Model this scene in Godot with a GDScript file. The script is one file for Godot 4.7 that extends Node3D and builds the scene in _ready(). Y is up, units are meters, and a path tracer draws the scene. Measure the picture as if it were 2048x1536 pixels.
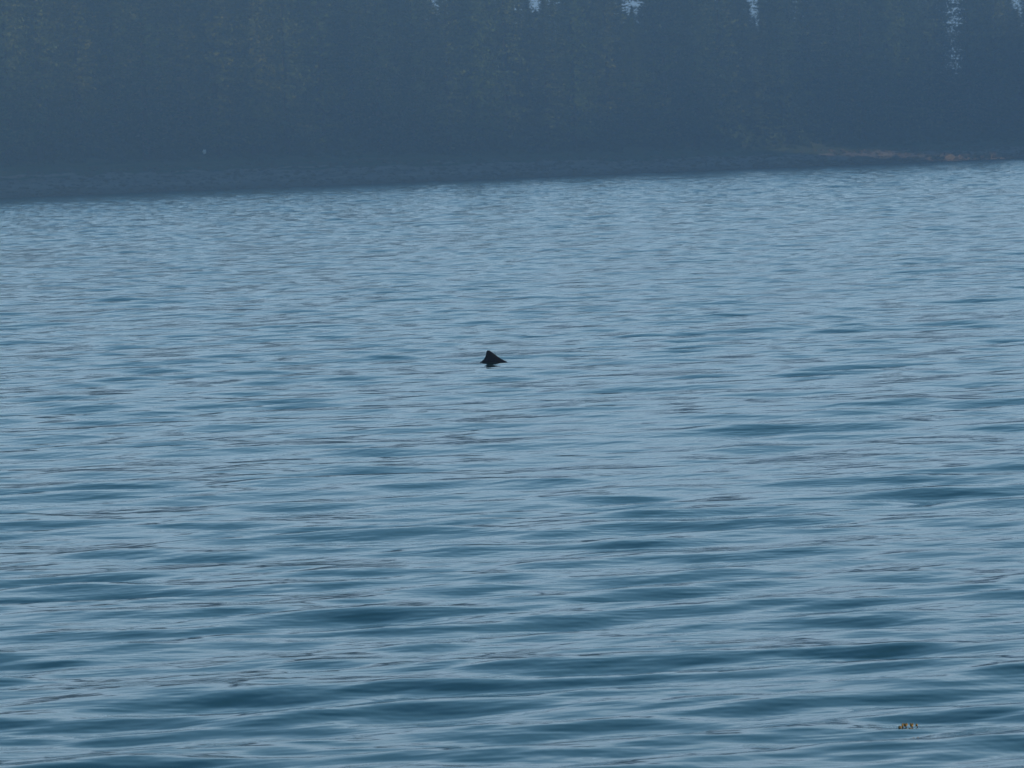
extends Node3D

const EYE := Vector3(0, 2.4, 0)
var rng := RandomNumberGenerator.new()
var M := {}
var used := {}


# ---------- naming and tagging ----------
func numbered(called: String) -> String:
	if not used.has(called):
		used[called] = 0
		return called
	used[called] += 1
	return "%s_%03d" % [called, used[called]]


func tag(o: Node, label := "", category := "", group := "", kind := "") -> void:
	if label: o.set_meta("label", label)
	if category: o.set_meta("category", category)
	if group: o.set_meta("group", group)
	if kind: o.set_meta("kind", kind)


func base(called: String, at := Vector3.ZERO) -> Node3D:
	var o := Node3D.new()
	o.name = numbered(called)
	add_child(o, true)
	o.position = at
	return o


func put(called: String, mesh: Mesh, mat: Material, parent: Node = null) -> MeshInstance3D:
	var o := MeshInstance3D.new()
	o.name = numbered(called) if parent == null else called
	o.mesh = mesh
	if mat: o.material_override = mat
	(self if parent == null else parent).add_child(o, true)
	return o


func mat(c: Color, rough := 0.9, spec := 0.3) -> StandardMaterial3D:
	var m := StandardMaterial3D.new()
	m.albedo_color = c.linear_to_srgb()
	m.roughness = rough
	m.metallic_specular = spec
	return m


# collects triangles with vertex colours and normals
class Soup:
	var v := PackedVector3Array()
	var n := PackedVector3Array()
	var c := PackedColorArray()
	var ix := PackedInt32Array()

	func tri(a: Vector3, b: Vector3, d: Vector3, col: Color) -> void:
		var k := v.size()
		var nn := (d - a).cross(b - a).normalized()
		v.append(a); v.append(b); v.append(d)
		for q in 3:
			n.append(nn); c.append(col)
		ix.append(k); ix.append(k + 1); ix.append(k + 2)

	func quad(a: Vector3, b: Vector3, d: Vector3, e: Vector3, col: Color) -> void:
		tri(a, b, d, col)
		tri(a, d, e, col)

	# a round limb between points with radii
	func limb(pts: Array, radii: Array, sides: int, col: Color) -> void:
		var start := v.size()
		for i in pts.size():
			var dir: Vector3 = (pts[mini(i + 1, pts.size() - 1)] - pts[maxi(i - 1, 0)]).normalized()
			var s := dir.cross(Vector3.RIGHT if absf(dir.x) < 0.9 else Vector3.UP).normalized()
			var t := dir.cross(s)
			for q in sides:
				var a := TAU * q / sides
				var o := s * cos(a) + t * sin(a)
				v.append(pts[i] + o * radii[i]); n.append(o); c.append(col)
		for i in pts.size() - 1:
			for q in sides:
				var a := start + i * sides + q
				var b := start + i * sides + (q + 1) % sides
				ix.append(a); ix.append(b); ix.append(a + sides)
				ix.append(b); ix.append(b + sides); ix.append(a + sides)

	func mesh() -> ArrayMesh:
		var arr := []
		arr.resize(Mesh.ARRAY_MAX)
		arr[Mesh.ARRAY_VERTEX] = v
		arr[Mesh.ARRAY_NORMAL] = n
		arr[Mesh.ARRAY_COLOR] = c
		arr[Mesh.ARRAY_INDEX] = ix
		var m := ArrayMesh.new()
		m.add_surface_from_arrays(Mesh.PRIMITIVE_TRIANGLES, arr)
		return m


# a closed lumpy lump: used for boulders and weed tips
func lump(size: Vector3, rough: float, freq: float, seed_: int, rings := 8, sides := 12, col := Color.WHITE, flat := false) -> ArrayMesh:
	var nz := FastNoiseLite.new()
	nz.seed = seed_
	nz.frequency = freq
	var grid := []
	for i in rings + 1:
		var row := []
		for j in sides:
			var th := PI * i / rings
			var ph := TAU * j / sides
			var d := Vector3(sin(th) * cos(ph), cos(th), sin(th) * sin(ph))
			var f := 1.0 + rough * nz.get_noise_3dv(d * 2.0)
			row.append(d * f * size)
		grid.append(row)
	var st := SurfaceTool.new()
	st.begin(Mesh.PRIMITIVE_TRIANGLES)
	st.set_smooth_group(-1 if flat else 0)
	for i in rings:
		for j in sides:
			var a: Vector3 = grid[i][j]
			var b: Vector3 = grid[i][(j + 1) % sides]
			var c: Vector3 = grid[i + 1][(j + 1) % sides]
			var d: Vector3 = grid[i + 1][j]
			for p in ([a, b, c] if i < rings - 1 else []):
				st.set_color(col); st.add_vertex(p)
			for p in ([a, c, d] if i > 0 else []):
				st.set_color(col); st.add_vertex(p)
			if i == 0: pass
			if i == rings - 1:
				for p in [a, b, d]:
					st.set_color(col); st.add_vertex(p)
	st.index()
	st.generate_normals()
	return st.commit()


# ---------- waves ----------
var wl := PackedFloat64Array()
var wkx := PackedFloat64Array()
var wkz := PackedFloat64Array()
var wa := PackedFloat64Array()
var wp := PackedFloat64Array()
# swells that stand out one by one: x, z, half length across, half depth, height, turn
var swells := []

const SLOPE := 0.090
# how far out a belt of water reaches, how strong its ripples are, how fine
const BELTS := [[60.0, 0.10, 1.0], [95.0, 0.12, 1.0], [130.0, 0.13, 0.9], [180.0, 0.15, 0.8], [240.0, 0.17, 0.7], [340.0, 0.20, 0.6], [460.0, 0.28, 0.5], [560.0, 0.45, 0.45], [999.0, 0.65, 0.4]]
# how much choppier the water is far out
const CHOP := 4.0


func make_waves() -> void:
	rng.seed = 4711
	var count := 90
	var total := 0.0
	for i in count:
		var f := (i + rng.randf()) / count
		var l := 0.13 * pow(5.0 / 0.13, f)
		var dir := rng.randfn(0.15, 0.36)
		var k := TAU / l
		var bell := exp(-pow(log(l / 0.70) / 1.0, 2.0))
		var s := (0.22 + bell) * (0.6 + 0.8 * rng.randf()) * (1.0 - 0.25 * smoothstep(1.1, 2.2, l))
		wl.append(l)
		wkx.append(k * sin(dir))
		wkz.append(k * cos(dir))
		wa.append(s / k)
		wp.append(rng.randf() * TAU)
		total += s * s * 0.5
	for i in count:
		wa[i] *= SLOPE / sqrt(total)


func swell_at(x: float, z: float) -> float:
	var h := 0.0
	for s in swells:
		var dx: float = x - s[0]
		var dz: float = z - s[1] - dx * s[5]
		var u: float = dx / s[2]
		var w: float = dz / s[3]
		if u * u < 9.0 and w * w < 9.0:
			h += s[4] * exp(-u * u - w * w)
	return h


func wave_at(x: float, z: float) -> float:
	var h := swell_at(x, z)
	for i in wl.size():
		h += wa[i] * sin(wkx[i] * x + wkz[i] * z + wp[i])
	return h


func make_water() -> void:
	# rows across the view, closer together near the shore one stands on
	var near := PackedFloat64Array()
	for d in [-160.0, -80.0, -40.0, -20.0, -8.0, 0.0, 6.0, 10.0, 13.0, 15.0, 16.0, 17.0]:
		near.append(d)
	var r := 17.6
	while r < 240.0:
		near.append(r)
		r += minf(r * r * 1.2e-4, 0.19 * maxf(1.0, r / 110.0))
	var far := PackedFloat64Array()
	r = near[-1]
	while r < 860.0:
		far.append(r)
		r += 0.5 if r < 500.0 else 0.7
	var m := ArrayMesh.new()
	water_grid(m, near, 600, 60, 0, 5)
	water_grid(m, far, 260, 30, 5, BELTS.size())
	var o := put("water", m, null)
	tag(o, "calm rippled blue sea between the viewer and the far shore", "sea", "", "structure")


func water_grid(m: ArrayMesh, rows: PackedFloat64Array, fine: int, side: int, belt0: int, belt1: int) -> void:
	var cols := PackedFloat64Array()
	for t in [-3.0, -1.6, -0.9, -0.6]:
		cols.append(t)
	for i in side:
		cols.append(-0.42 + 0.295 * i / side)
	var first := cols.size()
	var step := 0.25 / fine
	for i in fine + 1:
		cols.append(-0.125 + step * i)
	var last := cols.size() - 1
	for i in side:
		cols.append(0.125 + 0.295 * (i + 1) / side)
	for t in [0.6, 0.9, 1.6, 3.0]:
		cols.append(t)
	var nc := cols.size()
	var nr := rows.size()
	var v := PackedVector3Array()
	v.resize(nc * nr)
	var uv := PackedVector2Array()
	uv.resize(nc * nr)
	var row := PackedFloat64Array()
	for i in nr:
		row.resize(0)
		row.resize(nc)
		var d := rows[i]
		var z := -d
		var w := maxf(d, 14.0)
		var dz := 8.0 if i == 0 else d - rows[i - 1]
		if d >= 15.0:
			var dx := w * step
			var dxs := w * 0.295 / side
			var chop := 1.0 + (CHOP - 1.0) * smoothstep(120.0, 330.0, d) + 1.5 * smoothstep(430.0, 600.0, d)
			for k in wl.size():
				var l := wl[k]
				var need := maxf(dz * absf(wkz[k]), dx * absf(wkx[k])) / TAU  # share of a wave between samples
				var g := 1.0 - smoothstep(0.22, 0.40, need)
				if g > 0.001:
					var a := wa[k] * g * chop
					var ph := wkx[k] * cols[first] * w + wkz[k] * z + wp[k]
					var del := wkx[k] * dx
					var s1 := a * sin(ph)
					var s0 := a * sin(ph - del)
					var two := 2.0 * cos(del)
					for j in range(first, last + 1):
						row[j] += s1
						var s2 := two * s1 - s0
						s0 = s1
						s1 = s2
				need = maxf(need, dxs * absf(wkx[k]) / TAU)
				g = 1.0 - smoothstep(0.22, 0.40, need)
				if g > 0.001:
					var a := wa[k] * g * chop
					for j in range(4, first):
						row[j] += a * sin(wkx[k] * cols[j] * w + wkz[k] * z + wp[k])
					for j in range(last + 1, nc - 4):
						row[j] += a * sin(wkx[k] * cols[j] * w + wkz[k] * z + wp[k])
			for s in swells:
				if absf(z - s[1]) < 3.0 * s[3] + 3.0 * s[2] * absf(s[5]):
					for j in range(first, last + 1):
						var ddx: float = cols[j] * w - s[0]
						var u: float = ddx / s[2]
						if u * u < 9.0:
							var ww: float = (z - s[1] - ddx * s[5]) / s[3]
							row[j] += s[4] * exp(-u * u - ww * ww)
		for j in nc:
			var x := cols[j] * w
			v[i * nc + j] = Vector3(x, row[j], z)
			uv[i * nc + j] = Vector2(x, z) / 3.1
	var n := PackedVector3Array()
	n.resize(nc * nr)
	for i in nr:
		var i0 := maxi(i - 1, 0) * nc
		var i1 := mini(i + 1, nr - 1) * nc
		for j in nc:
			var q := i * nc + j
			var a := v[i * nc + mini(j + 1, nc - 1)] - v[i * nc + maxi(j - 1, 0)]
			var b := v[i1 + j] - v[i0 + j]
			n[q] = a.cross(b).normalized()
	# in belts: what the mesh is too coarse to hold further out is left to the ripple map
	var i0 := 0
	for belt in range(belt0, belt1):
		var i1 := nr - 1
		if belt < belt1 - 1:
			i1 = i0
			while rows[i1] < BELTS[belt][0]: i1 += 1
		var ix := PackedInt32Array()
		ix.resize((nc - 1) * (i1 - i0) * 6)
		var p := 0
		for i in i1 - i0:
			for j in nc - 1:
				var q := i * nc + j
				ix[p] = q; ix[p + 1] = q + nc; ix[p + 2] = q + 1
				ix[p + 3] = q + 1; ix[p + 4] = q + nc; ix[p + 5] = q + nc + 1
				p += 6
		var arr := []
		arr.resize(Mesh.ARRAY_MAX)
		arr[Mesh.ARRAY_VERTEX] = v.slice(i0 * nc, (i1 + 1) * nc)
		arr[Mesh.ARRAY_NORMAL] = n.slice(i0 * nc, (i1 + 1) * nc)
		arr[Mesh.ARRAY_TEX_UV] = uv.slice(i0 * nc, (i1 + 1) * nc)
		arr[Mesh.ARRAY_INDEX] = ix
		m.add_surface_from_arrays(Mesh.PRIMITIVE_TRIANGLES, arr)
		var wm: StandardMaterial3D = M.water.duplicate()
		wm.normal_scale = BELTS[belt][1]
		wm.roughness = BELTS[belt][3] if BELTS[belt].size() > 3 else 0.06
		wm.uv1_scale = Vector3.ONE * BELTS[belt][2]
		m.surface_set_material(m.get_surface_count() - 1, wm)
		i0 = i1


# small ripples as a tiling normal map
func ripple_map() -> ImageTexture:
	var size := 512
	var h := PackedFloat32Array()
	h.resize(size * size)
	rng.seed = 99
	var tile := 3.1
	for w in 46:
		var l := 0.05 * pow(0.55 / 0.05, rng.randf())
		var dir := rng.randfn(0.10, 0.5)
		var a := roundf(tile / l * sin(dir))
		var b := roundf(tile / l * cos(dir))
		if b == 0.0: b = 3.0
		var k := TAU * sqrt(a * a + b * b) / tile
		var amp := (0.5 + rng.randf()) / k * sqrt(minf(l / 0.12, 1.0))
		var ph := rng.randf() * TAU
		var del := TAU * a / size
		var two := 2.0 * cos(del)
		for y in size:
			var p0 := ph + TAU * b * y / size
			var s1 := amp * sin(p0)
			var s0 := amp * sin(p0 - del)
			var q := y * size
			for x in size:
				h[q + x] += s1
				var s2 := two * s1 - s0
				s0 = s1
				s1 = s2
	var px := tile / size
	var sum := 0.0
	var gx := PackedFloat32Array()
	var gy := PackedFloat32Array()
	gx.resize(size * size)
	gy.resize(size * size)
	for y in size:
		for x in size:
			var q := y * size + x
			gx[q] = (h[y * size + (x + 1) % size] - h[y * size + (x + size - 1) % size]) / (2.0 * px)
			gy[q] = (h[((y + 1) % size) * size + x] - h[((y + size - 1) % size) * size + x]) / (2.0 * px)
			sum += gx[q] * gx[q] + gy[q] * gy[q]
	var rms := sqrt(sum / (size * size))
	var bytes := PackedByteArray()
	bytes.resize(size * size * 3)
	for q in size * size:
		# written with a slope of 0.25 rms; the material scales it down
		var nn := Vector3(-gx[q] * 0.25 / rms, gy[q] * 0.25 / rms, 1.0).normalized()
		bytes[q * 3] = int(clampf(nn.x * 127.5 + 127.5, 0, 255))
		bytes[q * 3 + 1] = int(clampf(nn.y * 127.5 + 127.5, 0, 255))
		bytes[q * 3 + 2] = int(clampf(nn.z * 127.5 + 127.5, 0, 255))
	return ImageTexture.create_from_image(Image.create_from_data(size, size, false, Image.FORMAT_RGB8, bytes))


# ---------- land ----------
var land_noise := FastNoiseLite.new()


func shore_z(x: float) -> float:
	return -731.0 - 0.735 * (x - 1.0) + 320.0 * smoothstep(118.0, 168.0, x) + 1.6 * land_noise.get_noise_1d(x * 1.3)  # the bulge on the right carries the added unseen point


func land_y(x: float, z: float) -> float:
	var s := (shore_z(x) - z) * 0.806
	var top := lerpf(4.1, 2.5, smoothstep(-70.0, 75.0, x))
	var y := 0.0
	if s < 0.0:
		y = maxf(s * 0.16, -5.0)
	elif s < 21.0:
		y = top * (0.75 * s / 21.0 + 0.25 * pow(s / 21.0, 2.0))
	else:
		y = top + 1.6 * smoothstep(21.0, 30.0, s)
		if s > 28.0:
			y += (s - 28.0) * lerpf(0.13, 0.012, smoothstep(-40.0, 0.0, x))
	# unseen wooded point, added and shaped to shade the foot of the forest
	if x > 110.0:
		y += 38.0 * exp(-pow((x - 205.0) / 38.0, 2.0) - pow((z + 585.0) / 100.0, 2.0)) * smoothstep(0.0, 40.0, s)
	var rough := 0.16 * land_noise.get_noise_2d(x * 9.0, z * 9.0) + 0.35 * land_noise.get_noise_2d(x * 2.0, z * 2.0)
	return y + rough * smoothstep(-2.0, 4.0, s)


func make_land() -> void:
	var xs := PackedFloat64Array()
	var x := -400.0
	while x < 400.0:
		xs.append(x)
		x += 0.7 if absf(x) < 110.0 else (3.0 if x > 0.0 and x < 260.0 else 12.0)
	var ss := PackedFloat64Array()
	for a in [-60.0, -30.0, -12.0, -5.0]: ss.append(a)
	var s := -3.0
	while s < 220.0:
		ss.append(s)
		s += 0.6 if s < 32.0 else 9.0
	var nc := xs.size()
	var v := PackedVector3Array()
	var col := PackedColorArray()
	var n := PackedVector3Array()
	var ix := PackedInt32Array()
	var tone := FastNoiseLite.new()
	tone.seed = 12
	tone.frequency = 0.16
	for sv in ss:
		for xv in xs:
			var z := shore_z(xv) - sv / 0.806
			v.append(Vector3(xv, land_y(xv, z), z))
			var t := tone.get_noise_2d(xv * 0.35, sv * 2.2)
			var c := Color(0.135, 0.105, 0.090).lerp(Color(0.20, 0.162, 0.138), clampf(0.5 + t, 0, 1))
			if sv < 6.0: c = c.lerp(Color(0.045, 0.036, 0.018), 0.75 - 0.1 * sv + 0.3 * t)
			if sv > 15.5 + 4.0 * t: c = Color(0.043, 0.065, 0.027).lerp(Color(0.070, 0.076, 0.039), clampf(0.5 + 1.5 * t, 0, 1))
			if sv > 27.0: c = Color(0.035, 0.04, 0.02)
			col.append(c)
			n.append(Vector3.UP)
	for i in ss.size() - 1:
		for j in nc - 1:
			var q := i * nc + j
			for k in [q, q + nc, q + 1, q + 1, q + nc, q + nc + 1]: ix.append(k)
	for i in ss.size():
		for j in nc:
			var a := v[i * nc + mini(j + 1, nc - 1)] - v[i * nc + maxi(j - 1, 0)]
			var b := v[mini(i + 1, ss.size() - 1) * nc + j] - v[maxi(i - 1, 0) * nc + j]
			n[i * nc + j] = a.cross(b).normalized()
	var arr := []
	arr.resize(Mesh.ARRAY_MAX)
	arr[Mesh.ARRAY_VERTEX] = v
	arr[Mesh.ARRAY_NORMAL] = n
	arr[Mesh.ARRAY_COLOR] = col
	arr[Mesh.ARRAY_INDEX] = ix
	var m := ArrayMesh.new()
	m.add_surface_from_arrays(Mesh.PRIMITIVE_TRIANGLES, arr)
	var o := put("beach_terrain", m, M.land)
	tag(o, "sloping dark gravel beach and ground under the far forest", "terrain", "", "structure")


# ---------- trees ----------
# crown and trunk of one spruce of height 1 x size; density thins the boughs
func spruce_meshes(seed_: int, height: float, radius: float, density: float, bare: float, power: float) -> Array:
	var g := RandomNumberGenerator.new()
	g.seed = seed_
	var wood := Soup.new()
	var leaf := Soup.new()
	var lean := Vector3(g.randf_range(-0.4, 0.4), 0, g.randf_range(-0.4, 0.4))
	var pts := []
	var rad := []
	for i in 7:
		var f := i / 6.0
		pts.append(Vector3(0, height * f, 0) + lean * f * f)
		rad.append(lerpf(0.42, 0.03, pow(f, 0.8)) * height / 30.0)
	wood.limb(pts, rad, 7, Color(0.10, 0.075, 0.055))
	var y := height * bare
	var greens := [Color(0.050, 0.078, 0.026), Color(0.070, 0.100, 0.030), Color(0.096, 0.116, 0.036), Color(0.060, 0.088, 0.038)]
	while y < height - 0.15:
		var f := y / height
		var reach := radius * pow(1.0 - f, power) * (0.7 + 0.3 * smoothstep(0.0, 0.25, f)) * (1.0 + 0.18 * sin(y * 1.1 + seed_) + 0.16 * sin(y * 0.43 + 2.0 * seed_)) + 0.12
		var n := int(round((3.0 + 3.0 * g.randf()) * density))
		for b in maxi(n, 2):
			var az := g.randf() * TAU
			var l := reach * g.randf_range(0.45, 1.3) * (1.5 if g.randf() < 0.07 else 1.0) * (1.0 + 0.28 * sin(2.0 * az + y * 0.35 + seed_))
			var out := Vector3(cos(az), 0, sin(az))
			var across := Vector3(-sin(az), 0, cos(az))
			var droop := lerpf(-0.42, 0.55, f) + g.randf_range(-0.15, 0.15)
			var root := Vector3(0, y + g.randf_range(-0.3, 0.3), 0) + lean * f * f
			var clumps := int(clampf(l / 0.42, 2, 9))
			if l > 1.2 and g.randf() < 0.5:
				wood.limb([root, root + out * l * 0.8 + Vector3(0, droop * l * 0.5, 0)], [0.05, 0.015], 3, Color(0.09, 0.07, 0.05))
			for k in clumps:
				var t := (k + 0.5 + g.randf_range(-0.3, 0.3)) / clumps
				if t < 0.18 and l > 1.5: continue
				var p := root + out * l * t + Vector3(0, droop * l * (t * 0.4 + 0.25 * t * t) , 0)
				p += across * g.randf_range(-0.22, 0.22) * l * t
				var sz := g.randf_range(0.26, 0.55) * (1.0 - 0.35 * t) * (0.55 + 0.45 * (1.0 - f))
				var col: Color = greens[g.randi() % 4]
				col = col * g.randf_range(0.7, 1.25)
				# a hanging spray: one flat fan, one drooping
				var o1 := (out + Vector3(0, droop * 0.5 + g.randf_range(-0.3, 0.2), 0)).normalized() * sz * 1.25
				var w1 := (across + Vector3(0, g.randf_range(-0.4, 0.4), 0)) * sz * 0.62
				leaf.tri(p - w1 - o1 * 0.5, p + w1 - o1 * 0.5, p + o1, col)
				leaf.tri(p - w1 * 1.5, p + w1 * 1.5, p - Vector3(0, sz * g.randf_range(0.7, 1.5), 0) + out * g.randf_range(-0.15, 0.15), col)
				if g.randf() < 0.6:
					leaf.tri(p - out * sz * 0.8, p + out * sz * 0.8, p - Vector3(0, sz * g.randf_range(0.7, 1.3), 0) + across * g.randf_range(-0.15, 0.15), col)
		y += g.randf_range(0.30, 0.62) * (0.55 + 0.5 * (1.0 - f)) / clampf(density, 0.6, 1.4)
	# the leader
	leaf.tri(Vector3(-0.1, height - 0.6, 0) + lean, Vector3(0.1, height - 0.6, 0) + lean, Vector3(0, height + 0.3, 0) + lean, greens[1])
	leaf.tri(Vector3(0, height - 0.6, -0.1) + lean, Vector3(0, height - 0.6, 0.1) + lean, Vector3(0, height + 0.3, 0) + lean, greens[1])
	return [wood.mesh(), leaf.mesh()]


# [x on the front line, half width, height above the sea of the lowest sky]
const GAPS := [[-9.7, 0.7, 28.0], [5.6, 0.8, 25.8], [20.6, 1.4, 26.0], [39.6, 0.5, 24.0], [69.6, 0.4, 14.5], [80.4, 0.6, 23.4]]


# how tall and how wide a tree standing here may be so that the sky gaps stay open
func fit(x: float, z: float, h: float, r: float) -> Vector2:
	var xs := x * 775.0 / -z
	var ground := land_y(x, z)
	for gp in GAPS:
		var dx := absf(xs - gp[0])
		var room: float = gp[2] * (-z / 775.0) - ground
		var slit: bool = gp[2] < 15.0
		if dx < gp[1] + (1.0 if slit else 0.2):
			h = minf(h, room - rng.randf_range(0.0, 3.0))
		elif slit and dx < 4.6:
			r = minf(r, (dx - 0.4) / 0.65)
		elif h > room and not slit:
			var free: float = dx - gp[1] * 0.3
			if free < r: h = minf(h, room / (1.0 - pow(free / r, 1.25)))
	return Vector2(h, r)


var spruces := []


func make_forest() -> void:
	# eight kinds of spruce, all 30 m tall before they are scaled
	var specs := [[1.2, 0.05, 0.8], [1.35, 0.03, 0.9], [1.1, 0.08, 0.75], [1.25, 0.04, 0.95], [3.0, 0.06, 0.55], [1.4, 0.05, 0.85], [1.15, 0.06, 0.7], [1.9, 0.08, 0.5]]
	for i in 8:
		spruces.append(spruce_meshes(100 + i * 7, 36.0, 4.8, specs[i][0], specs[i][1], specs[i][2]))
	rng.seed = 31
	var line := []
	var x := -84.0
	while x < 92.0:
		line.append(x)
		x += rng.randf_range(3.9, 5.6)
	for gp in [[-9.7, 1.6], [5.6, 1.2], [69.6, 2.6]]:  # nothing on the front line stands in an open gap
		for i in line.size():
			var d: float = line[i] - gp[0]
			if absf(d) < gp[1]: line[i] = gp[0] + gp[1] * (1.0 if d > 0.0 else -1.0)
	line = line.filter(func(q): return q < 64.4 or q > 75.5)
	line.append(66.6)
	line.append(72.6)
	line.sort()
	var marks := [[-77.0, "the picture's left edge", 1], [-46.4, "the lone pale rock", 0], [-9.7, "the leftmost gap of sky", 0], [5.6, "the speckled second gap of sky", 0], [20.6, "the third, notched gap of sky", 0], [39.6, "the narrow fourth gap of sky", 0], [69.6, "the long slit of sky", 0], [80.4, "the picture's right edge", -1]]
	var words := ["first", "second", "third", "fourth", "fifth", "sixth", "seventh", "eighth"]
	var seen := {}
	var made := []
	for i in line.size():
		var px: float = line[i]
		var pz := shore_z(px) - rng.randf_range(25.0, 33.0) / 0.806
		var kind := (i * 5 + 3) % 7
		var want := fit(px, pz, rng.randf_range(33.0, 41.0), rng.randf_range(5.0, 6.6))
		if px == 66.6 or px == 72.6:
			want = Vector2(36.0, 4.5)
			kind = 4 if px < 70.0 else 7
		var o := base("spruce_tree", Vector3(px, land_y(px, pz) - 0.15, pz))
		var sc := want.x / 36.0
		put("trunk", spruces[kind][0], M.wood, o).scale = Vector3(sc, sc, sc)
		put("crown", spruces[kind][1], M["leaf%d" % (rng.randi() % 4)], o).scale = Vector3(want.y / 4.8, sc, want.y / 4.8)
		o.rotation.y = rng.randf() * TAU
		made.append(o)
	for i in made.size():
		var xs: float = made[i].position.x * 775.0 / -made[i].position.z
		var best := 0
		for k in marks.size():
			if absf(xs - marks[k][0]) < absf(xs - marks[best][0]): best = k
		var side := "right" if xs > marks[best][0] else "left"
		var rank := 0
		for o in made:
			var q: float = o.position.x * 775.0 / -o.position.z
			if (side == "right" and q > marks[best][0] and q < xs) or (side == "left" and q < marks[best][0] and q > xs): rank += 1
		var label: String = "hazy spruce, %s to the %s of %s" % [words[mini(rank, 7)], side, marks[best][1]]
		if marks[best][2] != 0 and signf(xs - marks[best][0]) == -signf(marks[best][2]):
			label = "hazy spruce just beyond %s, %s one out" % [marks[best][1], words[mini(rank, 7)]]
		tag(made[i], label, "tree", "spruces along the front of the far forest")
	# the wood behind them
	var lists := [[], [], []]
	rng.seed = 77
	for depth in [[34.0, 3.4], [39.0, 3.4], [44.0, 3.6], [50.0, 3.8], [57.0, 4.2], [68.0, 5.0], [84.0, 5.5]]:
		x = -100.0
		while x < 105.0:
			var px := x + rng.randf_range(-1.2, 1.2)
			var pz: float = shore_z(px) - (depth[0] + rng.randf_range(-2.5, 2.5)) / 0.806
			var right := smoothstep(-25.0, 5.0, px)
			var w := fit(px, pz, rng.randf_range(32.0, 40.0), rng.randf_range(5.0, 6.4))
			if w.x > 4.0 and not (right > 0.5 and depth[0] > 60.0):
				lists[rng.randi() % 3].append(Transform3D(Basis(Vector3.UP, rng.randf() * TAU).scaled_local(Vector3(w.y / 4.8, w.x / 36.0, w.y / 4.8)), Vector3(px, land_y(px, pz) - 0.2, pz)))
			x += depth[1] * rng.randf_range(0.8, 1.2)
	for i in 1200:  # trees of the added point, placed to cast shade on the forest
		var px := rng.randf_range(138.0, 248.0)
		var pz := rng.randf_range(-835.0, -555.0)
		var along := pz - 0.36 * px  # gap left in the added trees to let sun onto the right beach
		if (shore_z(px) - pz) * 0.806 > 24.0 and not (along > -819.0 and along < -801.0):
			var hh := rng.randf_range(24.0, 31.0) / 36.0
			lists[i % 3].append(Transform3D(Basis(Vector3.UP, rng.randf() * TAU).scaled_local(Vector3(1.0, hh, 1.0)), Vector3(px, land_y(px, pz) - 0.2, pz)))
	# the wood goes on past both ends of the view
	var more := RandomNumberGenerator.new()
	more.seed = 404
	for i in 620:
		var px := more.randf_range(-215.0, -86.0) if i % 6 else more.randf_range(97.0, 118.0)
		var pz := shore_z(px) - more.randf_range(29.0, 75.0) / 0.806
		var k := more.randf_range(0.9, 1.12)
		lists[i % 3].append(Transform3D(Basis(Vector3.UP, more.randf() * TAU).scaled_local(Vector3(1.15, k, 1.15)), Vector3(px, land_y(px, pz) - 0.2, pz)))
	for k in 3:
		var whole := ArrayMesh.new()
		for part in 2:
			whole.add_surface_from_arrays(Mesh.PRIMITIVE_TRIANGLES, spruces[[1, 3, 5][k]][part].surface_get_arrays(0))
		whole.surface_set_material(0, M.wood)
		whole.surface_set_material(1, M.leaf)
		scatter("background_forest", whole, lists[k], "dense dark spruces massed behind the front trees and on an added unseen point", "forest")
	# low growth along the forest edge
	var bush := Soup.new()
	for i in 260:
		var d := Vector3(rng.randfn(0, 1), rng.randf_range(0, 1.3), rng.randfn(0, 1)).normalized()
		var p := Vector3(d.x * 1.3, d.y * 1.6 + 0.1, d.z * 1.3) * rng.randf_range(0.55, 1.05)
		var a := Vector3(rng.randfn(0, 0.22), rng.randfn(0, 0.16), rng.randfn(0, 0.22))
		var b := Vector3(rng.randfn(0, 0.22), rng.randfn(0, 0.16), rng.randfn(0, 0.22))
		bush.tri(p - a, p + a, p + b * 1.6, Color(0.04, 0.062, 0.022) * rng.randf_range(0.7, 1.3))
	var spots := []
	for i in 900:
		var px := rng.randf_range(-98.0, 103.0)
		var s := 23.0 + 13.0 * pow(rng.randf(), 1.4)
		var pz := shore_z(px) - s / 0.806
		var k := rng.randf_range(0.5, 1.25) * smoothstep(20.0, 30.0, s)
		if k > 0.15: spots.append(Transform3D(Basis(Vector3.UP, rng.randf() * TAU).scaled_local(Vector3(k * 1.2, k * rng.randf_range(0.8, 1.5), k * 1.2)), Vector3(px, land_y(px, pz) - 0.1, pz)))
	for i in 420:
		var px := more.randf_range(-215.0, -96.0)
		var s := 23.0 + 13.0 * pow(more.randf(), 1.4)
		var pz := shore_z(px) - s / 0.806
		var k := more.randf_range(0.6, 1.3) * smoothstep(20.0, 30.0, s)
		if k > 0.15: spots.append(Transform3D(Basis(Vector3.UP, more.randf() * TAU).scaled_local(Vector3(k * 1.2, k * more.randf_range(0.8, 1.5), k * 1.2)), Vector3(px, land_y(px, pz) - 0.1, pz)))
	scatter("shoreline_brush", bush.mesh(), spots, "low dark brush along the foot of the forest", "brush", M.leaf)


func scatter(called: String, mesh: Mesh, places: Array, label: String, category: String, m: Material = null) -> void:
	var mm := MultiMesh.new()
	mm.transform_format = MultiMesh.TRANSFORM_3D
	mm.mesh = mesh
	mm.instance_count = places.size()
	for i in places.size(): mm.set_instance_transform(i, places[i])
	var o := MultiMeshInstance3D.new()
	o.multimesh = mm
	if m: o.material_override = m
	o.name = numbered(called)
	add_child(o, true)
	tag(o, label, category, "", "stuff")


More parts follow.
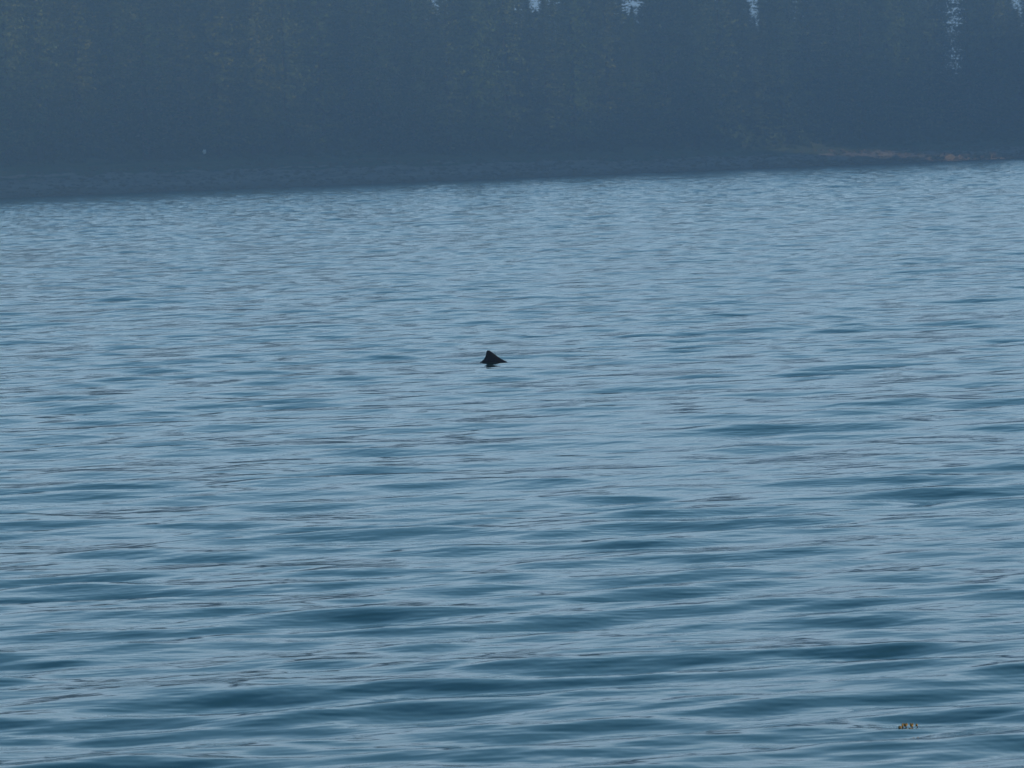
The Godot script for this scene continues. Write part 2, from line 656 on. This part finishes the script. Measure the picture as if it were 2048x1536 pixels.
# ---------- beach ----------
func make_beach_rocks() -> void:
	var shapes := []
	for i in 5:
		shapes.append(lump(Vector3(1, 0.62, 0.8), 0.75, 0.9, 40 + i, 7, 10, Color(0.085, 0.065, 0.043) * [1.0, 1.25, 0.8, 1.1, 0.9][i], true))
	# boulders that can be told from the beach: place across, metres up the beach, size
	var spots := [[44.5, 3.2, 0.8], [49.2, 4.0, 1.3], [52.6, 2.4, 1.0], [55.8, 3.6, 1.5], [57.3, 2.2, 0.8], [61.0, 4.4, 1.1], [64.2, 3.0, 1.4], [66.8, 4.6, 1.2], [69.0, 2.8, 1.6], [70.9, 4.2, 1.2], [75.6, 2.6, 1.3], [77.4, 3.8, 1.5], [79.3, 2.9, 1.1]]
	for i in spots.size():
		var s = spots[i]
		var pz: float = shore_z(s[0]) - s[1] / 0.806
		var o := put("boulder", shapes[i % 5], M.rock)
		o.position = Vector3(s[0], land_y(s[0], pz) + 0.1 * s[2], pz)
		o.scale = Vector3(s[2] * 1.35, s[2] * 0.75, s[2])
		o.rotation.y = i * 2.1
		var where: String = ["leftmost of the brown boulders", "second brown boulder from the left", "third brown boulder from the left", "fourth brown boulder from the left", "fifth brown boulder from the left", "middle-left brown boulder", "middle brown boulder", "brown boulder below the long slit of sky, left side", "large brown boulder directly below the long slit of sky", "brown boulder just right of the long slit of sky", "third brown boulder from the right edge", "second brown boulder from the right edge", "rightmost brown boulder"][i]
		tag(o, where + " on the far beach", "rock", "brown boulders at the right end of the beach")
	# stones too small to tell apart
	rng.seed = 8
	var places := []
	for i in 5200:
		var px := rng.randf_range(-95.0, 100.0)
		var s := rng.randf_range(0.3, 20.0)
		var k := 0.12 + 0.38 * pow(rng.randf(), 4.0)
		if px > 38.0 and s < 7.0: k *= 1.7
		var pz := shore_z(px) - s / 0.806
		places.append(Transform3D(Basis(Vector3.UP, rng.randf() * TAU).scaled_local(Vector3(k * 1.3, k * 0.8, k)), Vector3(px, land_y(px, pz), pz)))
	scatter("beach_stones", shapes[0], places, "small dark stones strewn over the far gravel beach", "stones", M.rock)
	# the pale rock that shines out at the forest foot on the left
	var z := shore_z(-43.5) - 24.5 / 0.806
	var o := put("pale_rock", lump(Vector3(0.26, 0.34, 0.22), 0.6, 0.9, 3, 8, 10, Color(0.7, 0.68, 0.62), true), M.rock)
	o.position = Vector3(-43.5, land_y(-43.5, z) + 0.9, z)
	tag(o, "lone pale speck of rock at the forest foot on the left", "rock")


# ---------- in the water ----------
func make_porpoise() -> void:
	var at := Vector3(-0.387, 0, -60.15)
	at.y = wave_at(at.x + 0.17, at.z)
	# outline of the fin: metres ahead of its rear root, metres above the back
	var fin := [Vector2(-0.03, 0.0), Vector2(-0.005, 0.006), Vector2(0.03, 0.016), Vector2(0.062, 0.040), Vector2(0.084, 0.076), Vector2(0.090, 0.104), Vector2(0.095, 0.131), Vector2(0.103, 0.138), Vector2(0.128, 0.137), Vector2(0.145, 0.128), Vector2(0.180, 0.098), Vector2(0.222, 0.068), Vector2(0.276, 0.040), Vector2(0.33, 0.022), Vector2(0.38, 0.010), Vector2(0.42, 0.0)]
	var xs := []
	for i in 14: xs.append(lerpf(-0.66, -0.045, i / 13.0))
	for i in 56: xs.append(lerpf(-0.03, 0.42, i / 55.0))
	for i in 16: xs.append(lerpf(0.44, 0.86, i / 15.0))
	var around := 48
	var st := SurfaceTool.new()
	st.begin(Mesh.PRIMITIVE_TRIANGLES)
	st.set_smooth_group(0)
	var rings := []
	for xv in xs:
		var f: float = (xv + 0.66) / 1.52
		var r := 0.165 * pow(sin(PI * clampf(0.03 + 0.95 * pow(f, 0.8), 0.0, 1.0)), 0.75) + 0.012
		var mid := -0.165 - 0.55 * pow(absf(xv - 0.2), 2.0)
		var up := 0.0
		for k in fin.size() - 1:
			if xv >= fin[k].x and xv <= fin[k + 1].x:
				up = lerpf(fin[k].y, fin[k + 1].y, (xv - fin[k].x) / (fin[k + 1].x - fin[k].x))
		var ring := []
		for a in around:
			# angles crowd towards the top so that the fin has points to stand on
			var q := (a + 0.5) / around * 2.0 - 1.0
			var th := PI * signf(q) * pow(absf(q), 1.7)
			var y := mid + r * cos(th)
			var w := r * sin(th)
			if up > 0.0:
				var thick := 0.016 + 0.012 * (1.0 - up / 0.143)
				y += up * exp(-pow(w / thick, 4.0)) * (1.0 if absf(th) < 1.4 else 0.0)
			ring.append(Vector3(xv, y, w))
		rings.append(ring)
	for i in xs.size() - 1:
		for a in around:
			var b := (a + 1) % around
			for p in [rings[i][a], rings[i + 1][a], rings[i][b], rings[i][b], rings[i + 1][a], rings[i + 1][b]]: st.add_vertex(p)
	for a in around:
		var b := (a + 1) % around
		for p in [rings[0][a], rings[0][b], Vector3(-0.665, rings[0][0].y - 0.01, 0)]: st.add_vertex(p)
		for p in [rings[-1][b], rings[-1][a], Vector3(0.868, rings[-1][0].y - 0.01, 0)]: st.add_vertex(p)
	st.index()
	st.generate_normals()
	var o := put("porpoise", st.commit(), M.skin)
	o.position = at + Vector3(0, 0.005, 0)
	o.rotation.y = 0.0
	tag(o, "dark porpoise swimming to the right, only its hooked dorsal fin above water", "porpoise")


func make_weed() -> void:
	var at := Vector3(1.596, 0, -20.75)
	at.y = wave_at(at.x, at.z) + 0.001
	var o := base("floating_rockweed", at)
	tag(o, "small clump of yellow-brown rockweed tips floating at lower right", "seaweed")
	var px := 0.0022
	# across, towards the viewer (m), height of the middle, half width, half height, forked
	var tips := [[-17, 0.02, 2.5, 3.8, 3.0, 0], [-11, 0.0, 4.5, 2.2, 4.4, 0], [-4, -0.02, 4, 4.2, 3.2, 1], [8, 0.0, 4, 3.4, 3.8, 1], [19, -0.02, 3.5, 2.6, 2.6, 0], [2, 0.06, 1, 2.6, 2.0, 0]]
	for i in tips.size():
		var t = tips[i]
		var p := Vector3(t[0] * px * 0.92, 0, t[1])
		p.y = t[2] * px
		var m := lump(Vector3(t[3] * px, t[4] * px, t[3] * px * 0.8) * 0.92, 0.55, 1.2, 60 + i, 8, 10)
		var tip := put("frond_tip", m, M.weed, o)
		tip.position = p
		if t[5] == 1:
			var m2 := lump(Vector3(t[3] * px * 0.55, t[4] * px * 0.55, t[3] * px * 0.5), 0.5, 1.2, 80 + i, 7, 9)
			for s in [-1, 1]:
				var f := put("fork", m2, M.weed, tip)
				f.position = Vector3(s * t[3] * px * 0.55, t[4] * px * 0.55, 0)
				f.rotation.z = -0.5 * s
		var stalk := Soup.new()
		stalk.limb([p, p + Vector3(0.003, -t[2] * px - 0.004, 0.001), Vector3(0.0, -0.06, 0.0)], [0.0028, 0.0024, 0.002], 6, Color.WHITE)
		put("stalk", stalk.mesh(), M.weed, o)


# evening air: a dim blue band along the horizon, pale above it, deeper blue towards the zenith; the same all round
func sky_picture() -> ImageTexture:
	var h := 512
	var im := Image.create(16, h, false, Image.FORMAT_RGBF)
	var stops := [[-90.0, Color(0.03, 0.06, 0.09)], [-3.0, Color(0.12, 0.20, 0.29)], [0.0, Color(0.15, 0.24, 0.34)], [2.5, Color(0.21, 0.31, 0.42)], [4.5, Color(0.62, 0.86, 1.05)], [8.0, Color(0.48, 0.74, 0.94)], [13.0, Color(0.25, 0.50, 0.73)], [19.0, Color(0.14, 0.36, 0.58)], [30.0, Color(0.07, 0.24, 0.46)], [45.0, Color(0.055, 0.18, 0.36)], [90.0, Color(0.045, 0.13, 0.28)]]
	for y in h:
		var up := 90.0 - 180.0 * (y + 0.5) / h
		var c := Color()
		for k in stops.size() - 1:
			if up >= stops[k][0] and up <= stops[k + 1][0]:
				var t: float = (up - stops[k][0]) / (stops[k + 1][0] - stops[k][0])
				c = stops[k][1].lerp(stops[k + 1][1], t * t * (3.0 - 2.0 * t))
		im.fill_rect(Rect2i(0, y, 16, 1), c)
	return ImageTexture.create_from_image(im)


func _ready() -> void:
	var cam := Camera3D.new()
	cam.name = "camera"
	cam.position = EYE
	cam.rotation_degrees = Vector3(-2.54, 0, -2.1)
	cam.fov = rad_to_deg(2.0 * atan(0.0768))
	cam.near = 0.5
	cam.far = 4000.0
	var lens := CameraAttributesPhysical.new()
	lens.frustum_focal_length = 156.25
	lens.frustum_focus_distance = 42.0
	lens.exposure_aperture = 20.0
	cam.attributes = lens
	add_child(cam)
	cam.fov = rad_to_deg(2.0 * atan(0.0768))
	cam.current = true

	var env := Environment.new()
	env.background_mode = Environment.BG_SKY
	var sm := PanoramaSkyMaterial.new()
	sm.panorama = sky_picture()
	var sky := Sky.new()
	sky.sky_material = sm
	env.sky = sky
	env.tonemap_mode = Environment.TONE_MAPPER_LINEAR
	env.tonemap_exposure = 1.09
	env.fog_enabled = true
	env.fog_density = 0.0007
	env.fog_light_color = Color(0.30, 0.60, 1.0).linear_to_srgb()
	env.sdfgi_enabled = true
	env.ssao_enabled = true
	env.ssil_enabled = true
	var we := WorldEnvironment.new()
	we.name = "environment"
	we.environment = env
	add_child(we)

	var sun := DirectionalLight3D.new()
	sun.name = "sun"
	sun.light_color = Color(1.0, 0.87, 0.68)
	sun.light_energy = 1.6
	sun.light_angular_distance = 0.5
	sun.shadow_enabled = true
	add_child(sun)
	# low, to the right, behind the unseen wooded point added to keep the foot of the forest in shade
	sun.look_at_from_position(Vector3.ZERO, -Vector3(sin(deg_to_rad(110)) * cos(deg_to_rad(9.6)), sin(deg_to_rad(9.6)), -cos(deg_to_rad(110)) * cos(deg_to_rad(9.6))), Vector3.UP)

	land_noise.seed = 5
	land_noise.frequency = 0.08
	M.water = mat(Color(0.005, 0.038, 0.036), 0.05, 0.42)
	M.water.normal_enabled = true
	M.water.normal_texture = ripple_map()
	M.water.normal_scale = 0.28
	M.land = mat(Color.WHITE, 0.95, 0.2)
	M.land.vertex_color_use_as_albedo = true
	M.wood = mat(Color.WHITE, 0.95, 0.2)
	M.wood.vertex_color_use_as_albedo = true
	M.leaf = mat(Color.WHITE, 0.85, 0.2)
	M.leaf.vertex_color_use_as_albedo = true
	M.leaf.backlight_enabled = true
	M.leaf.backlight = Color(0.5, 0.55, 0.3)
	for i in 4:
		M["leaf%d" % i] = M.leaf.duplicate()
		M["leaf%d" % i].albedo_color = [Color(1, 1, 1), Color(1, 0.93, 0.60), Color(0.66, 0.75, 0.75), Color(0.90, 0.95, 0.72)][i]
	M.rock = mat(Color.WHITE, 0.85, 0.3)
	M.rock.vertex_color_use_as_albedo = true
	M.skin = mat(Color(0.004, 0.004, 0.006), 0.45, 0.25)
	M.weed = mat(Color(0.20, 0.125, 0.018), 0.4, 0.5)

	make_waves()
	make_water()
	make_land()
	make_forest()
	make_beach_rocks()
	make_porpoise()
	make_weed()
